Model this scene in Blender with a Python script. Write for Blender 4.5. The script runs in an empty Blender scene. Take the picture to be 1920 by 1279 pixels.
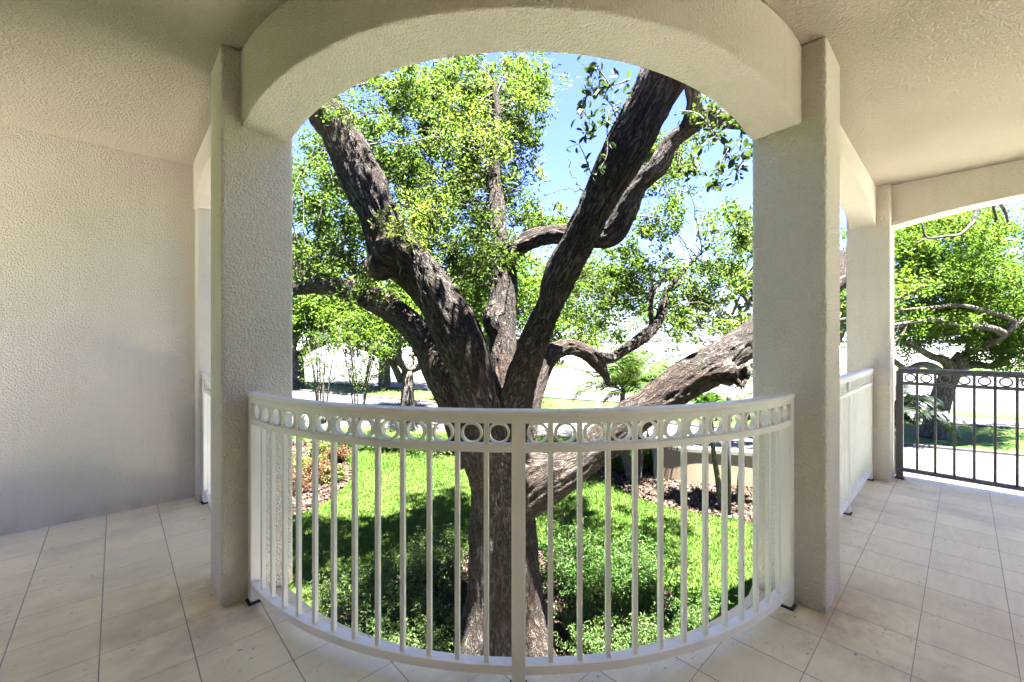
import bpy, bmesh, math, random
import numpy as np
from mathutils import Vector, noise as mn

R_ = math.radians
sc = bpy.context.scene
col = sc.collection
RS2 = 1/math.sqrt(2)

# ------------------------------------------------------------------ frame
EYE = 1.37; F = 794.0; CY = 640.0; TH = R_(1.887)
RT = np.array([math.cos(TH), math.sin(TH)]); FW = np.array([-math.sin(TH), math.cos(TH)])
ZG = -2.93                                   # garden ground level (floor of the balcony is 0)

def at(px, py, d):
    p = RT*((px-960)*d/F) + FW*d
    return (float(p[0]), float(p[1]), float(EYE-(py-CY)*d/F))
def gd(px, py, z=ZG):
    d = F*(EYE-z)/(py-CY)
    return at(px, py, d)
def gz(px, d, z=ZG):
    p = RT*((px-960)*d/F) + FW*d
    return (float(p[0]), float(p[1]), z)

# ------------------------------------------------------------------ tagging
def tag(o, label=None, cat=None, group=None, kind=None):
    if label: o['label'] = label
    if cat: o['category'] = cat
    if group: o['group'] = group
    if kind: o['kind'] = kind
    return o
def empty(name, loc=(0,0,0), rz=0.0):
    o = bpy.data.objects.new(name, None); col.objects.link(o)
    o.location = loc; o.rotation_euler = (0,0,rz); o.empty_display_size = .1
    return o
def link(name, me, mat, parent=None):
    o = bpy.data.objects.new(name, me); col.objects.link(o)
    if mat is not None: me.materials.append(mat)
    if parent is not None: o.parent = parent
    return o
def copy_tree(o, parent=None):
    c = o.copy(); col.objects.link(c)
    if parent is not None: c.parent = parent
    for ch in list(o.children): copy_tree(ch, c)
    return c

# ------------------------------------------------------------------ mesh helpers
class MB:
    def __init__(s): s.v=[]; s.f=[]; s.sm=[]
    def add(s, vs, fs, smooth=False):
        b=len(s.v); s.v += [tuple(map(float,p)) for p in vs]
        s.f += [tuple(i+b for i in f) for f in fs]; s.sm += [smooth]*len(fs)
    def box(s, x0,x1,y0,y1,z0,z1):
        s.add([(x0,y0,z0),(x1,y0,z0),(x1,y1,z0),(x0,y1,z0),(x0,y0,z1),(x1,y0,z1),(x1,y1,z1),(x0,y1,z1)],
              [(0,3,2,1),(4,5,6,7),(0,1,5,4),(1,2,6,5),(2,3,7,6),(3,0,4,7)])
    def obox(s, c, t, n, a, b, z0, z1):      # oriented box: half sizes a along t, b along n
        c=np.array(c[:2]); t=np.array(t); n=np.array(n)
        q=[c-t*a-n*b, c+t*a-n*b, c+t*a+n*b, c-t*a+n*b]
        vs=[(p[0],p[1],z0) for p in q]+[(p[0],p[1],z1) for p in q]
        s.add(vs,[(0,3,2,1),(4,5,6,7),(0,1,5,4),(1,2,6,5),(2,3,7,6),(3,0,4,7)])
    def sweep(s, frames, profile, closed_profile=True, smooth=False):
        # frames: list of (origin xy, normal xy); profile: list of (n, z) or function(i)->list
        m=None; vs=[]
        for i,(o,n) in enumerate(frames):
            pr = profile(i) if callable(profile) else profile
            m=len(pr)
            for a,z in pr: vs.append((o[0]+n[0]*a, o[1]+n[1]*a, z))
        fs=[]
        for i in range(len(frames)-1):
            for k in range(m):
                k2=(k+1)%m
                fs.append((i*m+k,(i+1)*m+k,(i+1)*m+k2,i*m+k2))
        fs.append(tuple(range(m)))
        fs.append(tuple((len(frames)-1)*m+k for k in reversed(range(m))))
        s.add(vs,fs,smooth)
    def prism(s, poly, z0, z1):
        n=len(poly); vs=[(p[0],p[1],z0) for p in poly]+[(p[0],p[1],z1) for p in poly]
        fs=[tuple(reversed(range(n))),tuple(range(n,2*n))]+[(i,(i+1)%n,n+(i+1)%n,n+i) for i in range(n)]
        s.add(vs,fs)
    def tube(s, pts, rad, seg=8, smooth=True, cap=True):
        P=[Vector(p) for p in pts]; n=len(P)
        up=None; vs=[]
        for i in range(n):
            t=(P[min(i+1,n-1)]-P[max(i-1,0)]).normalized()
            if up is None:
                up=t.orthogonal().normalized()
            up=(up-t*up.dot(t))
            up = up.normalized() if up.length>1e-6 else t.orthogonal().normalized()
            sd=t.cross(up)
            r=rad[i] if not np.isscalar(rad) else rad
            for k in range(seg):
                a=2*math.pi*k/seg
                vs.append(P[i]+(up*math.cos(a)+sd*math.sin(a))*r)
        fs=[]
        for i in range(n-1):
            for k in range(seg):
                k2=(k+1)%seg
                fs.append((i*seg+k,i*seg+k2,(i+1)*seg+k2,(i+1)*seg+k))
        if cap:
            fs.append(tuple(reversed(range(seg)))); fs.append(tuple((n-1)*seg+k for k in range(seg)))
        s.add(vs,fs,smooth)
    def build(s, name, mat, parent=None, bevel=0, bseg=2):
        me=bpy.data.meshes.new(name); me.from_pydata(s.v,[],s.f); me.update()
        bm=bmesh.new(); bm.from_mesh(me); bmesh.ops.recalc_face_normals(bm, faces=bm.faces); bm.to_mesh(me); bm.free()
        me.polygons.foreach_set('use_smooth', s.sm); me.update()
        o=link(name, me, mat, parent)
        if bevel:
            b=o.modifiers.new('bevel','BEVEL'); b.width=bevel; b.segments=bseg; b.limit_method='ANGLE'; b.angle_limit=R_(40)
            b.harden_normals=False
        return o

def fast_mesh(name, verts, quads):
    me=bpy.data.meshes.new(name)
    nv=len(verts); nf=len(quads); k=quads.shape[1]
    me.vertices.add(nv); me.vertices.foreach_set('co', np.ascontiguousarray(verts,dtype=np.float32).ravel())
    me.loops.add(nf*k); me.loops.foreach_set('vertex_index', np.ascontiguousarray(quads,dtype=np.int32).ravel())
    me.polygons.add(nf); me.polygons.foreach_set('loop_start', np.arange(0,nf*k,k,dtype=np.int32))
    me.update(calc_edges=True)
    return me

def unit(a): return a/np.maximum(np.linalg.norm(a,axis=-1,keepdims=True),1e-9)

def leaves(name, pos, size, mat, parent, rng, upb=.55, wid=.42, direc=None, fold=.25):
    """many small folded leaves, one mesh; pos (N,3), size scalar or (N,)"""
    N=len(pos); size=np.broadcast_to(np.asarray(size,float),(N,))*rng.uniform(.7,1.25,N)
    n=unit(rng.normal(0,.65,(N,3))+np.array([0,0,upb]))
    t=rng.normal(0,1,(N,3)) if direc is None else direc+rng.normal(0,.55,(N,3))
    t=unit(t-n*(t*n).sum(1,keepdims=True)); b=np.cross(n,t)
    L=size[:,None]; W=L*wid*rng.uniform(.8,1.2,(N,1))
    h=fold*W
    p0=pos
    p3=pos+t*L - n*L*.08
    l1=pos+t*L*.3+b*W*.42+n*h; l2=pos+t*L*.7+b*W*.45+n*h*.8
    r1=pos+t*L*.3-b*W*.42+n*h; r2=pos+t*L*.7-b*W*.45+n*h*.8
    V=np.stack([p0,l1,l2,p3,r2,r1],1).reshape(-1,3)
    i=np.arange(N)[:,None]*6
    Q=np.concatenate([i+np.array([[0,3,2,1]]), i+np.array([[0,5,4,3]])],1).reshape(-1,4)
    me=fast_mesh(name,V,Q)
    return link(name,me,mat,parent)

def clump_points(centers, radius, nleaf, rng, sub=6, flat=.75):
    """leaf positions: each clump has sub sprays, leaves gather round the sprays"""
    out=[]
    for c,r,n in zip(centers,radius,nleaf):
        s=rng.normal(0,.60,(sub,3))*r; s[:,2]*=flat
        k=rng.integers(0,sub,n)
        out.append(np.asarray(c)+s[k]+rng.normal(0,.21,(n,3))*r*np.array([1,1,flat]))
    return np.concatenate(out)

def catmull(P, n=8):
    P=[np.asarray(p,float) for p in P]
    Q=[2*P[0]-P[1]]+P+[2*P[-1]-P[-2]]
    out=[]
    for i in range(1,len(Q)-2):
        for k in range(n):
            t=k/n
            a,b,c,d=Q[i-1],Q[i],Q[i+1],Q[i+2]
            out.append(.5*((2*b)+(-a+c)*t+(2*a-5*b+4*c-d)*t*t+(-a+3*b-3*c+d)*t**3))
    out.append(Q[-2]); return np.array(out)

# ------------------------------------------------------------------ materials
def newmat(name):
    m=bpy.data.materials.new(name); m.use_nodes=True
    nt=m.node_tree; nt.nodes.clear()
    out=nt.nodes.new('ShaderNodeOutputMaterial')
    return m,nt,out
def N(nt,t,**kw):
    n=nt.nodes.new(t)
    for k,v in kw.items():
        if k.startswith('i_'): n.inputs[k[2:].replace('_',' ')].default_value=v
        else: setattr(n,k,v)
    return n
def ramp(nt, fac, stops):
    r=nt.nodes.new('ShaderNodeValToRGB'); e=r.color_ramp.elements
    while len(e)<len(stops): e.new(.5)
    for i,(p,c) in enumerate(stops):
        e[i].position=p; e[i].color=(c[0],c[1],c[2],1) if len(c)==3 else c
    nt.links.new(fac,r.inputs[0]); return r
def mixc(nt, fac, a, b, mode='MIX'):
    m=nt.nodes.new('ShaderNodeMix'); m.data_type='RGBA'; m.blend_type=mode
    for sock,v in ((m.inputs[0],fac),(m.inputs[6],a),(m.inputs[7],b)):
        if hasattr(v,'links'): nt.links.new(v,sock)
        elif isinstance(v,(int,float)): sock.default_value=v
        else: sock.default_value=(v[0],v[1],v[2],1)
    return m.outputs[2]
def math_(nt, op, a, b=None, clamp=False):
    m=nt.nodes.new('ShaderNodeMath'); m.operation=op; m.use_clamp=clamp
    for i,v in ((0,a),(1,b)):
        if v is None: continue
        if hasattr(v,'links'): nt.links.new(v,m.inputs[i])
        else: m.inputs[i].default_value=v
    return m.outputs[0]
def noise_(nt, vec, scale, detail=2, rough=.5, dist=0):
    n=nt.nodes.new('ShaderNodeTexNoise'); n.inputs['Scale'].default_value=scale
    n.inputs['Detail'].default_value=detail; n.inputs['Roughness'].default_value=rough; n.inputs['Distortion'].default_value=dist
    if vec is not None: nt.links.new(vec,n.inputs['Vector'])
    return n.outputs['Fac']
def coord(nt, kind='Object'):
    return nt.nodes.new('ShaderNodeTexCoord').outputs[kind]
def mapping(nt, vec, scale=(1,1,1), rot=(0,0,0), loc=(0,0,0)):
    m=nt.nodes.new('ShaderNodeMapping'); m.inputs['Scale'].default_value=scale; m.inputs['Rotation'].default_value=rot; m.inputs['Location'].default_value=loc
    nt.links.new(vec,m.inputs['Vector']); return m.outputs[0]
def principled(nt, out, colr, rough=.7, spec=.3, normal=None, metal=0):
    p=nt.nodes.new('ShaderNodeBsdfPrincipled')
    for k,v in (('Base Color',colr),('Roughness',rough)):
        if hasattr(v,'links'): nt.links.new(v,p.inputs[k])
        elif isinstance(v,(int,float)): p.inputs[k].default_value=v
        else: p.inputs[k].default_value=(v[0],v[1],v[2],1)
    p.inputs['Specular IOR Level'].default_value=spec; p.inputs['Metallic'].default_value=metal
    if normal is not None: nt.links.new(normal,p.inputs['Normal'])
    nt.links.new(p.outputs[0],out.inputs[0]); return p
def bump(nt, h, strength=.5, dist=.01, normal=None):
    b=nt.nodes.new('ShaderNodeBump'); b.inputs['Strength'].default_value=strength; b.inputs['Distance'].default_value=dist
    nt.links.new(h,b.inputs['Height'])
    if normal is not None: nt.links.new(normal,b.inputs['Normal'])
    return b.outputs[0]

def mat_stucco(name, base, tint, strength=1.0, scale=74.0):
    m,nt,out=newmat(name)
    c=coord(nt)
    n1=noise_(nt,c,scale*1.15,2.5,.6,.12)
    n2=noise_(nt,c,scale*.38,2,.5)
    n3=noise_(nt,c,scale*2.7,2,.6)
    big=noise_(nt,c,1.1,4,.6)
    blob=ramp(nt,n1,[(.38,(0,0,0)),(.62,(1,1,1))]).outputs[0]
    h=math_(nt,'ADD',math_(nt,'MULTIPLY',blob,.75),math_(nt,'ADD',math_(nt,'MULTIPLY',n2,.6),math_(nt,'MULTIPLY',n3,.22)))
    cb=mixc(nt,ramp(nt,big,[(.3,(0,0,0)),(.7,(1,1,1))]).outputs[0],base,tint)
    zz=N(nt,'ShaderNodeSeparateXYZ'); nt.links.new(c,zz.inputs[0])
    foot=N(nt,'ShaderNodeMapRange'); foot.inputs['From Min'].default_value=.20; foot.inputs['From Max'].default_value=0.0; nt.links.new(zz.outputs[2],foot.inputs['Value'])
    dn=noise_(nt,mapping(nt,c,(1,1,.5)),7,5,.7)
    dirt=math_(nt,'MULTIPLY',math_(nt,'POWER',foot.outputs[0],1.6),ramp(nt,dn,[(.35,(0,0,0)),(.7,(1,1,1))]).outputs[0])
    cb=mixc(nt,math_(nt,'MULTIPLY',dirt,.45),cb,(.30,.22,.15))
    run=noise_(nt,mapping(nt,c,(9,9,.7)),1.0,4,.65)
    cb=mixc(nt,ramp(nt,run,[(.56,(0,0,0)),(.78,(.22,.22,.22))]).outputs[0],cb,(.42,.36,.29))
    spk=noise_(nt,c,150,1,.5); cb=mixc(nt,ramp(nt,spk,[(.70,(0,0,0)),(.76,(.5,.5,.5))]).outputs[0],cb,(.38,.32,.25))
    principled(nt,out,cb,.88,.15,bump(nt,h,1.0*strength,.0092))
    return m

STUCCO=mat_stucco('stucco',(.78,.725,.655),(.72,.66,.58))
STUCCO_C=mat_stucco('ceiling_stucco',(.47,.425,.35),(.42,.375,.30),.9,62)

def mat_tile():
    m,nt,out=newmat('travertine_tile')
    T=.3037
    c=mapping(nt,coord(nt),(1/T,1/T,1/T),(0,0,0),(.3544/T,-.4522/T,0))
    sep=N(nt,'ShaderNodeSeparateXYZ'); nt.links.new(c,sep.inputs[0])
    def edge(o,w):
        fr=math_(nt,'FRACT',o)
        d=math_(nt,'MINIMUM',fr,math_(nt,'SUBTRACT',1.0,fr))
        mr=N(nt,'ShaderNodeMapRange'); mr.inputs['From Min'].default_value=w*.55; mr.inputs['From Max'].default_value=w*1.25
        nt.links.new(d,mr.inputs['Value']); return mr.outputs[0]
    ex=edge(sep.outputs[0],.0085); ey=edge(sep.outputs[1],.0055)
    e=math_(nt,'MINIMUM',ex,ey)
    fl=N(nt,'ShaderNodeVectorMath',operation='FLOOR'); nt.links.new(c,fl.inputs[0])
    wn=N(nt,'ShaderNodeTexWhiteNoise'); nt.links.new(fl.outputs[0],wn.inputs['Vector'])
    off=N(nt,'ShaderNodeVectorMath',operation='SCALE'); nt.links.new(wn.outputs['Color'],off.inputs[0]); off.inputs['Scale'].default_value=17
    ad=N(nt,'ShaderNodeVectorMath',operation='ADD'); nt.links.new(c,ad.inputs[0]); nt.links.new(off.outputs[0],ad.inputs[1])
    v=mapping(nt,ad.outputs[0],(1.0,5.5,1))
    vein=noise_(nt,v,1.6,5,.6,.3)
    cloud=noise_(nt,ad.outputs[0],1.3,4,.6)
    pit=noise_(nt,mapping(nt,ad.outputs[0],(12,22,1)),1.0,2,.5)
    where=noise_(nt,ad.outputs[0],1.7,2,.5)
    pitm=math_(nt,'MULTIPLY',ramp(nt,pit,[(.64,(0,0,0)),(.70,(1,1,1))]).outputs[0],ramp(nt,where,[(.50,(0,0,0)),(.64,(1,1,1))]).outputs[0])
    stain=noise_(nt,coord(nt),1.15,4,.65)
    c1=mixc(nt,ramp(nt,vein,[(.3,(0,0,0)),(.7,(1,1,1))]).outputs[0],(.83,.735,.515),(.74,.64,.43))
    c2=mixc(nt,ramp(nt,cloud,[(.42,(0,0,0)),(.75,(.6,.6,.6))]).outputs[0],c1,(.85,.765,.55))
    c2=mixc(nt,math_(nt,'MULTIPLY',wn.outputs['Value'],.22),c2,(.50,.44,.36))
    c3=mixc(nt,ramp(nt,stain,[(.50,(0,0,0)),(.75,(.7,.7,.7))]).outputs[0],c2,(.44,.35,.26))
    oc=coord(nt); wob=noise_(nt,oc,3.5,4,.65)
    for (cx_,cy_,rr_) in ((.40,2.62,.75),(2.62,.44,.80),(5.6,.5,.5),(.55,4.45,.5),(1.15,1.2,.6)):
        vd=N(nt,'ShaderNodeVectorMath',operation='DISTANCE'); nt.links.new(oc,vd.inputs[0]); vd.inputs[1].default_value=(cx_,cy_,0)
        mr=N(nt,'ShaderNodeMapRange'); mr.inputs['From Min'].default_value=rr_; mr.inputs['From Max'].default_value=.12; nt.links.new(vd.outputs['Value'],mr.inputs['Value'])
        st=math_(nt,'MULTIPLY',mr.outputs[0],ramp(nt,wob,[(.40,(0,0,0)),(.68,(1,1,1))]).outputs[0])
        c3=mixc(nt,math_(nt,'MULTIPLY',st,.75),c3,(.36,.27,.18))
    c4=mixc(nt,math_(nt,'MULTIPLY',pitm,.8),c3,(.25,.20,.15))
    gn=noise_(nt,coord(nt),6,3,.6)
    gc=mixc(nt,gn,(.17,.145,.115),(.44,.39,.32))
    c5=mixc(nt,e,gc,c4)
    hgt=math_(nt,'SUBTRACT',e,math_(nt,'MULTIPLY',pitm,.5))
    hgt=math_(nt,'ADD',hgt,math_(nt,'MULTIPLY',vein,.12))
    rgh=mixc(nt,cloud,(.42,.42,.42),(.62,.62,.62))
    principled(nt,out,c5,rgh,.35,bump(nt,hgt,.5,.004))
    return m
TILE=mat_tile()

def mat_paint(name,colr,rough=.42,wear=.06):
    m,nt,out=newmat(name); c=coord(nt)
    n=noise_(nt,c,14,4,.6); d=noise_(nt,c,3,4,.65)
    cc=mixc(nt,ramp(nt,d,[(.5,(0,0,0)),(.8,(1,1,1))]).outputs[0],colr,tuple(x*(1-wear*2.2) for x in colr))
    fl=noise_(nt,c,38,3,.6); fm=noise_(nt,c,5,3,.6)
    spk=math_(nt,'MULTIPLY',ramp(nt,fl,[(.70,(0,0,0)),(.76,(1,1,1))]).outputs[0],ramp(nt,fm,[(.5,(0,0,0)),(.62,(1,1,1))]).outputs[0])
    cc=mixc(nt,math_(nt,'MULTIPLY',spk,.55),cc,(colr[0]*.45,colr[1]*.36,colr[2]*.28))
    principled(nt,out,cc,rough,.45,bump(nt,n,.12,.002)); return m
WHITE=mat_paint('white_railing_paint',(.81,.785,.745))
GREYR=mat_paint('dark_grey_railing',(0.1140,0.1102,0.1178))  # even dark grey, used on the far right railing only
RUST=mat_paint('rusty_bracket',(.035,.028,.022),.7,.3)
BLACKP=mat_paint('black_metal',(.012,.012,.013),.45,.1)
SIGNW=mat_paint('sign_post_white',(0.5472,0.5472,0.5472),.5)

def mat_bark(name, crack, mid, light, scale=26.0, strength=.9, dist=.03, attr='bark', red=None):
    m,nt,out=newmat(name)
    a=N(nt,'ShaderNodeAttribute'); a.attribute_name=attr
    v=mapping(nt,a.outputs['Vector'],(1,1,.30))
    v2=mapping(nt,a.outputs['Vector'],(1,1,.27))
    n1=noise_(nt,v2,scale*.8,3,.6,.8); n2=noise_(nt,mapping(nt,a.outputs['Vector'],(1,1,.55),(0,0,0),(3,1,7)),scale*1.5,3,.6,.6)
    rid=lambda n: math_(nt,'ABSOLUTE',math_(nt,'SUBTRACT',math_(nt,'MULTIPLY',n,2.0),1.0))
    fine=noise_(nt,v,scale*3.2,5,.7)
    pl=ramp(nt,rid(n1),[(.03,(0,0,0)),(.30,(1,1,1))]).outputs[0]
    pl2=ramp(nt,rid(n2),[(.0,(0,0,0)),(.22,(1,1,1))]).outputs[0]
    h=math_(nt,'ADD',math_(nt,'MULTIPLY',pl,.8),math_(nt,'ADD',math_(nt,'MULTIPLY',pl2,.45),math_(nt,'MULTIPLY',fine,.6)))
    patch=noise_(nt,a.outputs['Vector'],1.6,4,.6)
    body=mixc(nt,ramp(nt,patch,[(.40,(0,0,0)),(.62,(1,1,1))]).outputs[0],mid,light)
    if red is not None:
        rp=noise_(nt,mapping(nt,a.outputs['Vector'],(1,1,.5),(0,0,0),(5,3,2)),2.2,3,.6)
        body=mixc(nt,ramp(nt,rp,[(.52,(0,0,0)),(.70,(.85,.85,.85))]).outputs[0],body,red)
    body=mixc(nt,math_(nt,'MULTIPLY',fine,.6),body,tuple(x*.55 for x in mid))
    cc=mixc(nt,math_(nt,'MULTIPLY',pl,math_(nt,'ADD',math_(nt,'MULTIPLY',pl2,.5),.5)),crack,body)
    principled(nt,out,cc,.92,.12,bump(nt,h,strength,dist)); return m
BARK=mat_bark('live_oak_bark',(0.0109,0.0080,0.0060),(0.0483,0.0368,0.0286),(0.1180,0.1071,0.0961),24,1.0,.032,red=(0.0741,0.0412,0.0264))
BARK_F=mat_bark('far_bark',(0.0297,0.0249,0.0209),(0.1190,0.1041,0.0892),(0.1963,0.1784,0.1608),14,.8,.03)
BARK_P=mat_bark('palm_bark',(0.0277,0.0231,0.0185),(0.0784,0.0715,0.0600),(0.0969,0.0922,0.0807),10,.5,.02)
BARK_G=mat_bark('green_palm_bark',(0.0369,0.0369,0.0185),(0.0922,0.0922,0.0507),(0.1061,0.1084,0.0692),9,.4,.02)
TWIG=mat_paint('twig_bark',(0.0240,0.0197,0.0158),.9,.2)

def mat_leaf(name, dark, light, yellow, trans=.5, scale=.35):
    m,nt,out=newmat(name)
    geo=N(nt,'ShaderNodeNewGeometry')
    big=noise_(nt,geo.outputs['Position'],scale,3,.6)
    c1=mixc(nt,geo.outputs['Random Per Island'],dark,light)
    c2=mixc(nt,ramp(nt,big,[(.50,(0,0,0)),(.76,(.75,.75,.75))]).outputs[0],c1,yellow)
    d=N(nt,'ShaderNodeBsdfPrincipled'); nt.links.new(c2,d.inputs['Base Color']); d.inputs['Roughness'].default_value=.5; d.inputs['Specular IOR Level'].default_value=.14
    t=N(nt,'ShaderNodeBsdfTranslucent')
    tc=mixc(nt,1.0,c2,(1.15,1.2,.62),'MULTIPLY'); nt.links.new(tc,t.inputs['Color'])
    mx=N(nt,'ShaderNodeMixShader'); mx.inputs[0].default_value=trans
    nt.links.new(d.outputs[0],mx.inputs[1]); nt.links.new(t.outputs[0],mx.inputs[2]); nt.links.new(mx.outputs[0],out.inputs[0])
    return m
LEAF=mat_leaf('oak_leaf',(.0205,.0395,.0085),(.048,.075,.0165),(.080,.098,.0235),.6)
LEAF_B=mat_leaf('bright_oak_leaf',(0.0316,0.0605,0.0078),(0.0564,0.0961,0.0161),(0.0895,0.1210,0.0214),.64)
LEAF_D=mat_leaf('glossy_dark_leaf',(0.0144,0.0268,0.0082),(0.0288,0.0494,0.0124),(0.0412,0.0618,0.0144),.35)
LEAF_S=mat_leaf('shrub_leaf',(0.0156,0.0315,0.0066),(0.0362,0.0604,0.0133),(0.0573,0.0713,0.0194),.4,1.2)
LEAF_L=mat_leaf('lime_leaf',(0.0363,0.0477,0.0091),(0.0682,0.0773,0.0204),(0.0863,0.0819,0.0273),.4,1.5)
LEAF_R=mat_leaf('copper_leaf',(0.0393,0.0181,0.0091),(0.0664,0.0362,0.0151),(0.0785,0.0513,0.0181),.35,1.5)
LEAF_G=mat_leaf('fresh_green_leaf',(0.0166,0.0417,0.0070),(0.0334,0.0695,0.0111),(0.0500,0.0806,0.0139),.45,1.2)
LEAF_P=mat_leaf('palm_leaf',(0.0179,0.0357,0.0107),(0.0357,0.0606,0.0160),(0.0606,0.0821,0.0214),.4,1.0)
LEAF_Q=mat_leaf('shaded_palm_leaf',(.0010,.0032,.0010),(.0022,.0060,.0018),(.0035,.0080,.0025),.1,1.0)  # shade put into the leaf colour: greens darkened for the shaded palm

def mat_grass_ground():
    m,nt,out=newmat('lawn_ground'); geo=N(nt,'ShaderNodeNewGeometry').outputs['Position']
    n1=noise_(nt,geo,.45,5,.65); n2=noise_(nt,geo,9,4,.7); n3=noise_(nt,geo,55,3,.7)
    c=mixc(nt,ramp(nt,n1,[(.35,(0,0,0)),(.68,(1,1,1))]).outputs[0],(0.0220,0.0497,0.0063),(0.0418,0.0679,0.0115))
    c=mixc(nt,ramp(nt,n2,[(.45,(0,0,0)),(.75,(0.3660,0.3660,0.3660))]).outputs[0],c,(0.0157,0.0366,0.0052))
    c=mixc(nt,ramp(nt,n3,[(.4,(0,0,0)),(.8,(0.2614,0.2614,0.2614))]).outputs[0],c,(0.0523,0.0654,0.0183))
    principled(nt,out,c,.9,.1,bump(nt,math_(nt,'ADD',n3,n2),.8,.03)); return m
LAWN=mat_grass_ground()
def mat_blade():
    m,nt,out=newmat('grass_blade')
    geo=N(nt,'ShaderNodeNewGeometry'); big=noise_(nt,geo.outputs['Position'],.6,4,.6)
    c=mixc(nt,geo.outputs['Random Per Island'],(0.0320,0.0737,0.0086),(0.0698,0.1060,0.0239))
    c=mixc(nt,ramp(nt,big,[(.42,(0,0,0)),(.7,(0.3103,0.3536,0.3969))]).outputs[0],c,(0.1112,0.1208,0.0496))
    d=N(nt,'ShaderNodeBsdfDiffuse'); nt.links.new(c,d.inputs[0])
    t=N(nt,'ShaderNodeBsdfTranslucent'); nt.links.new(mixc(nt,1.0,c,(0.6205,0.8251,0.3969),'MULTIPLY'),t.inputs[0])
    mx=N(nt,'ShaderNodeMixShader'); mx.inputs[0].default_value=.4
    nt.links.new(d.outputs[0],mx.inputs[1]); nt.links.new(t.outputs[0],mx.inputs[2]); nt.links.new(mx.outputs[0],out.inputs[0]); return m
BLADE=mat_blade()
def mat_mulch():
    m,nt,out=newmat('mulch'); geo=N(nt,'ShaderNodeNewGeometry').outputs['Position']
    n=noise_(nt,geo,30,4,.7); n2=noise_(nt,geo,2.5,4,.6)
    c=ramp(nt,n,[(.3,(0.0075,0.0051,0.0038)),(.55,(0.0226,0.0147,0.0103)),(.75,(0.0489,0.0372,0.0283))]).outputs[0]
    c=mixc(nt,ramp(nt,n2,[(.4,(0,0,0)),(.7,(0.1129,0.1176,0.1129))]).outputs[0],c,(0.0414,0.0294,0.0217))
    principled(nt,out,c,.95,.05,bump(nt,n,1,.04)); return m
MULCH=mat_mulch()
def mat_chip():
    m,nt,out=newmat('mulch_chip'); g=N(nt,'ShaderNodeNewGeometry')
    c=ramp(nt,g.outputs['Random Per Island'],[(0,(0.0094,0.0059,0.0041)),(.5,(0.0283,0.0176,0.0122)),(.85,(0.0508,0.0372,0.0273)),(1,(0.0791,0.0647,0.0489))]).outputs[0]
    principled(nt,out,c,.9,.1); return m
CHIP=mat_chip()
def mat_concrete(name,a,b,scale=.5):
    m,nt,out=newmat(name); geo=N(nt,'ShaderNodeNewGeometry').outputs['Position']
    n=noise_(nt,geo,scale,5,.65); n2=noise_(nt,geo,20,4,.7)
    c=mixc(nt,n,a,b); c=mixc(nt,math_(nt,'MULTIPLY',n2,.3),c,tuple(x*.7 for x in a))
    principled(nt,out,c,.85,.2,bump(nt,n2,.3,.01)); return m
BOUNCEPAVE=mat_concrete('bounce_paving',(.30,.28,.25),(.34,.32,.29))
BOUNCEWHITE=mat_concrete('bounce_white',(.68,.65,.59),(.74,.71,.65))
CONC=mat_concrete('pale_concrete',(0.0404,0.0380,0.0356),(0.0469,0.0445,0.0420))
ASPH=mat_concrete('worn_road',(0.0349,0.0339,0.0349),(0.0427,0.0417,0.0417))
KERB=mat_concrete('kerb_concrete',(0.0492,0.0467,0.0431),(0.0615,0.0591,0.0553),2)
BEIGE=mat_concrete('beige_render',(0.1318,0.1019,0.0651),(0.1512,0.1186,0.0773),1.5)
CAPM=mat_concrete('wall_cap',(0.0738,0.0685,0.0593),(0.0817,0.0764,0.0659),2)
FARW=mat_concrete('far_wall',(.70,.69,.67),(.76,.75,.73),.2)
FARWIN=mat_concrete('far_window',(.42,.43,.45),(.48,.49,.51),.2)
FARROOF=mat_concrete('far_roof',(.60,.59,.57),(.66,.65,.63),.3)

# ------------------------------------------------------------------ camera, sky, sun
cam=bpy.data.cameras.new('camera'); cam.sensor_width=36; cam.lens=36*F/1920; cam.clip_end=3000; cam.clip_start=.05
co=bpy.data.objects.new('camera',cam); col.objects.link(co); co.location=(0,0,EYE); co.rotation_euler=(R_(90),0,TH); sc.camera=co
SUNV=Vector((.35,-.375,0)).normalized(); SEL=R_(75)
SUNV=Vector((SUNV.x*math.cos(SEL),SUNV.y*math.cos(SEL),math.sin(SEL)))
w=bpy.data.worlds.new('World'); sc.world=w; w.use_nodes=True; nt=w.node_tree; nt.nodes.clear()
wo=nt.nodes.new('ShaderNodeOutputWorld'); bg=nt.nodes.new('ShaderNodeBackground')
sk=nt.nodes.new('ShaderNodeTexSky'); sk.sky_type='NISHITA'; sk.sun_disc=False; sk.sun_elevation=SEL; sk.sun_rotation=math.atan2(SUNV.x,SUNV.y)
sk.air_density=1.0; sk.dust_density=.6; sk.ozone_density=1.6
bg.inputs[1].default_value=.052
skc=mixc(nt,1.0,sk.outputs[0],(.165,.170,.275),'MULTIPLY'); nt.links.new(skc,bg.inputs[0]); nt.links.new(bg.outputs[0],wo.inputs[0])
sl=bpy.data.lights.new('sun','SUN'); sl.energy=3.7; sl.angle=R_(.53); sl.color=(1,.965,.92)
so=bpy.data.objects.new('sun',sl); col.objects.link(so); so.rotation_euler=SUNV.to_track_quat('Z','Y').to_euler()
sc.view_settings.view_transform='Standard'; sc.view_settings.look='None'; sc.view_settings.exposure=5.55; sc.view_settings.gamma=1
sc.render.engine='CYCLES'; sc.cycles.use_denoising=True
try: sc.cycles.denoiser='OPENIMAGEDENOISE'
except Exception: pass
sc.cycles.max_bounces=10; sc.cycles.diffuse_bounces=6; sc.cycles.transmission_bounces=4; sc.cycles.glossy_bounces=3
sc.cycles.sample_clamp_indirect=8; sc.cycles.caustics_reflective=False; sc.cycles.caustics_refractive=False

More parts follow.
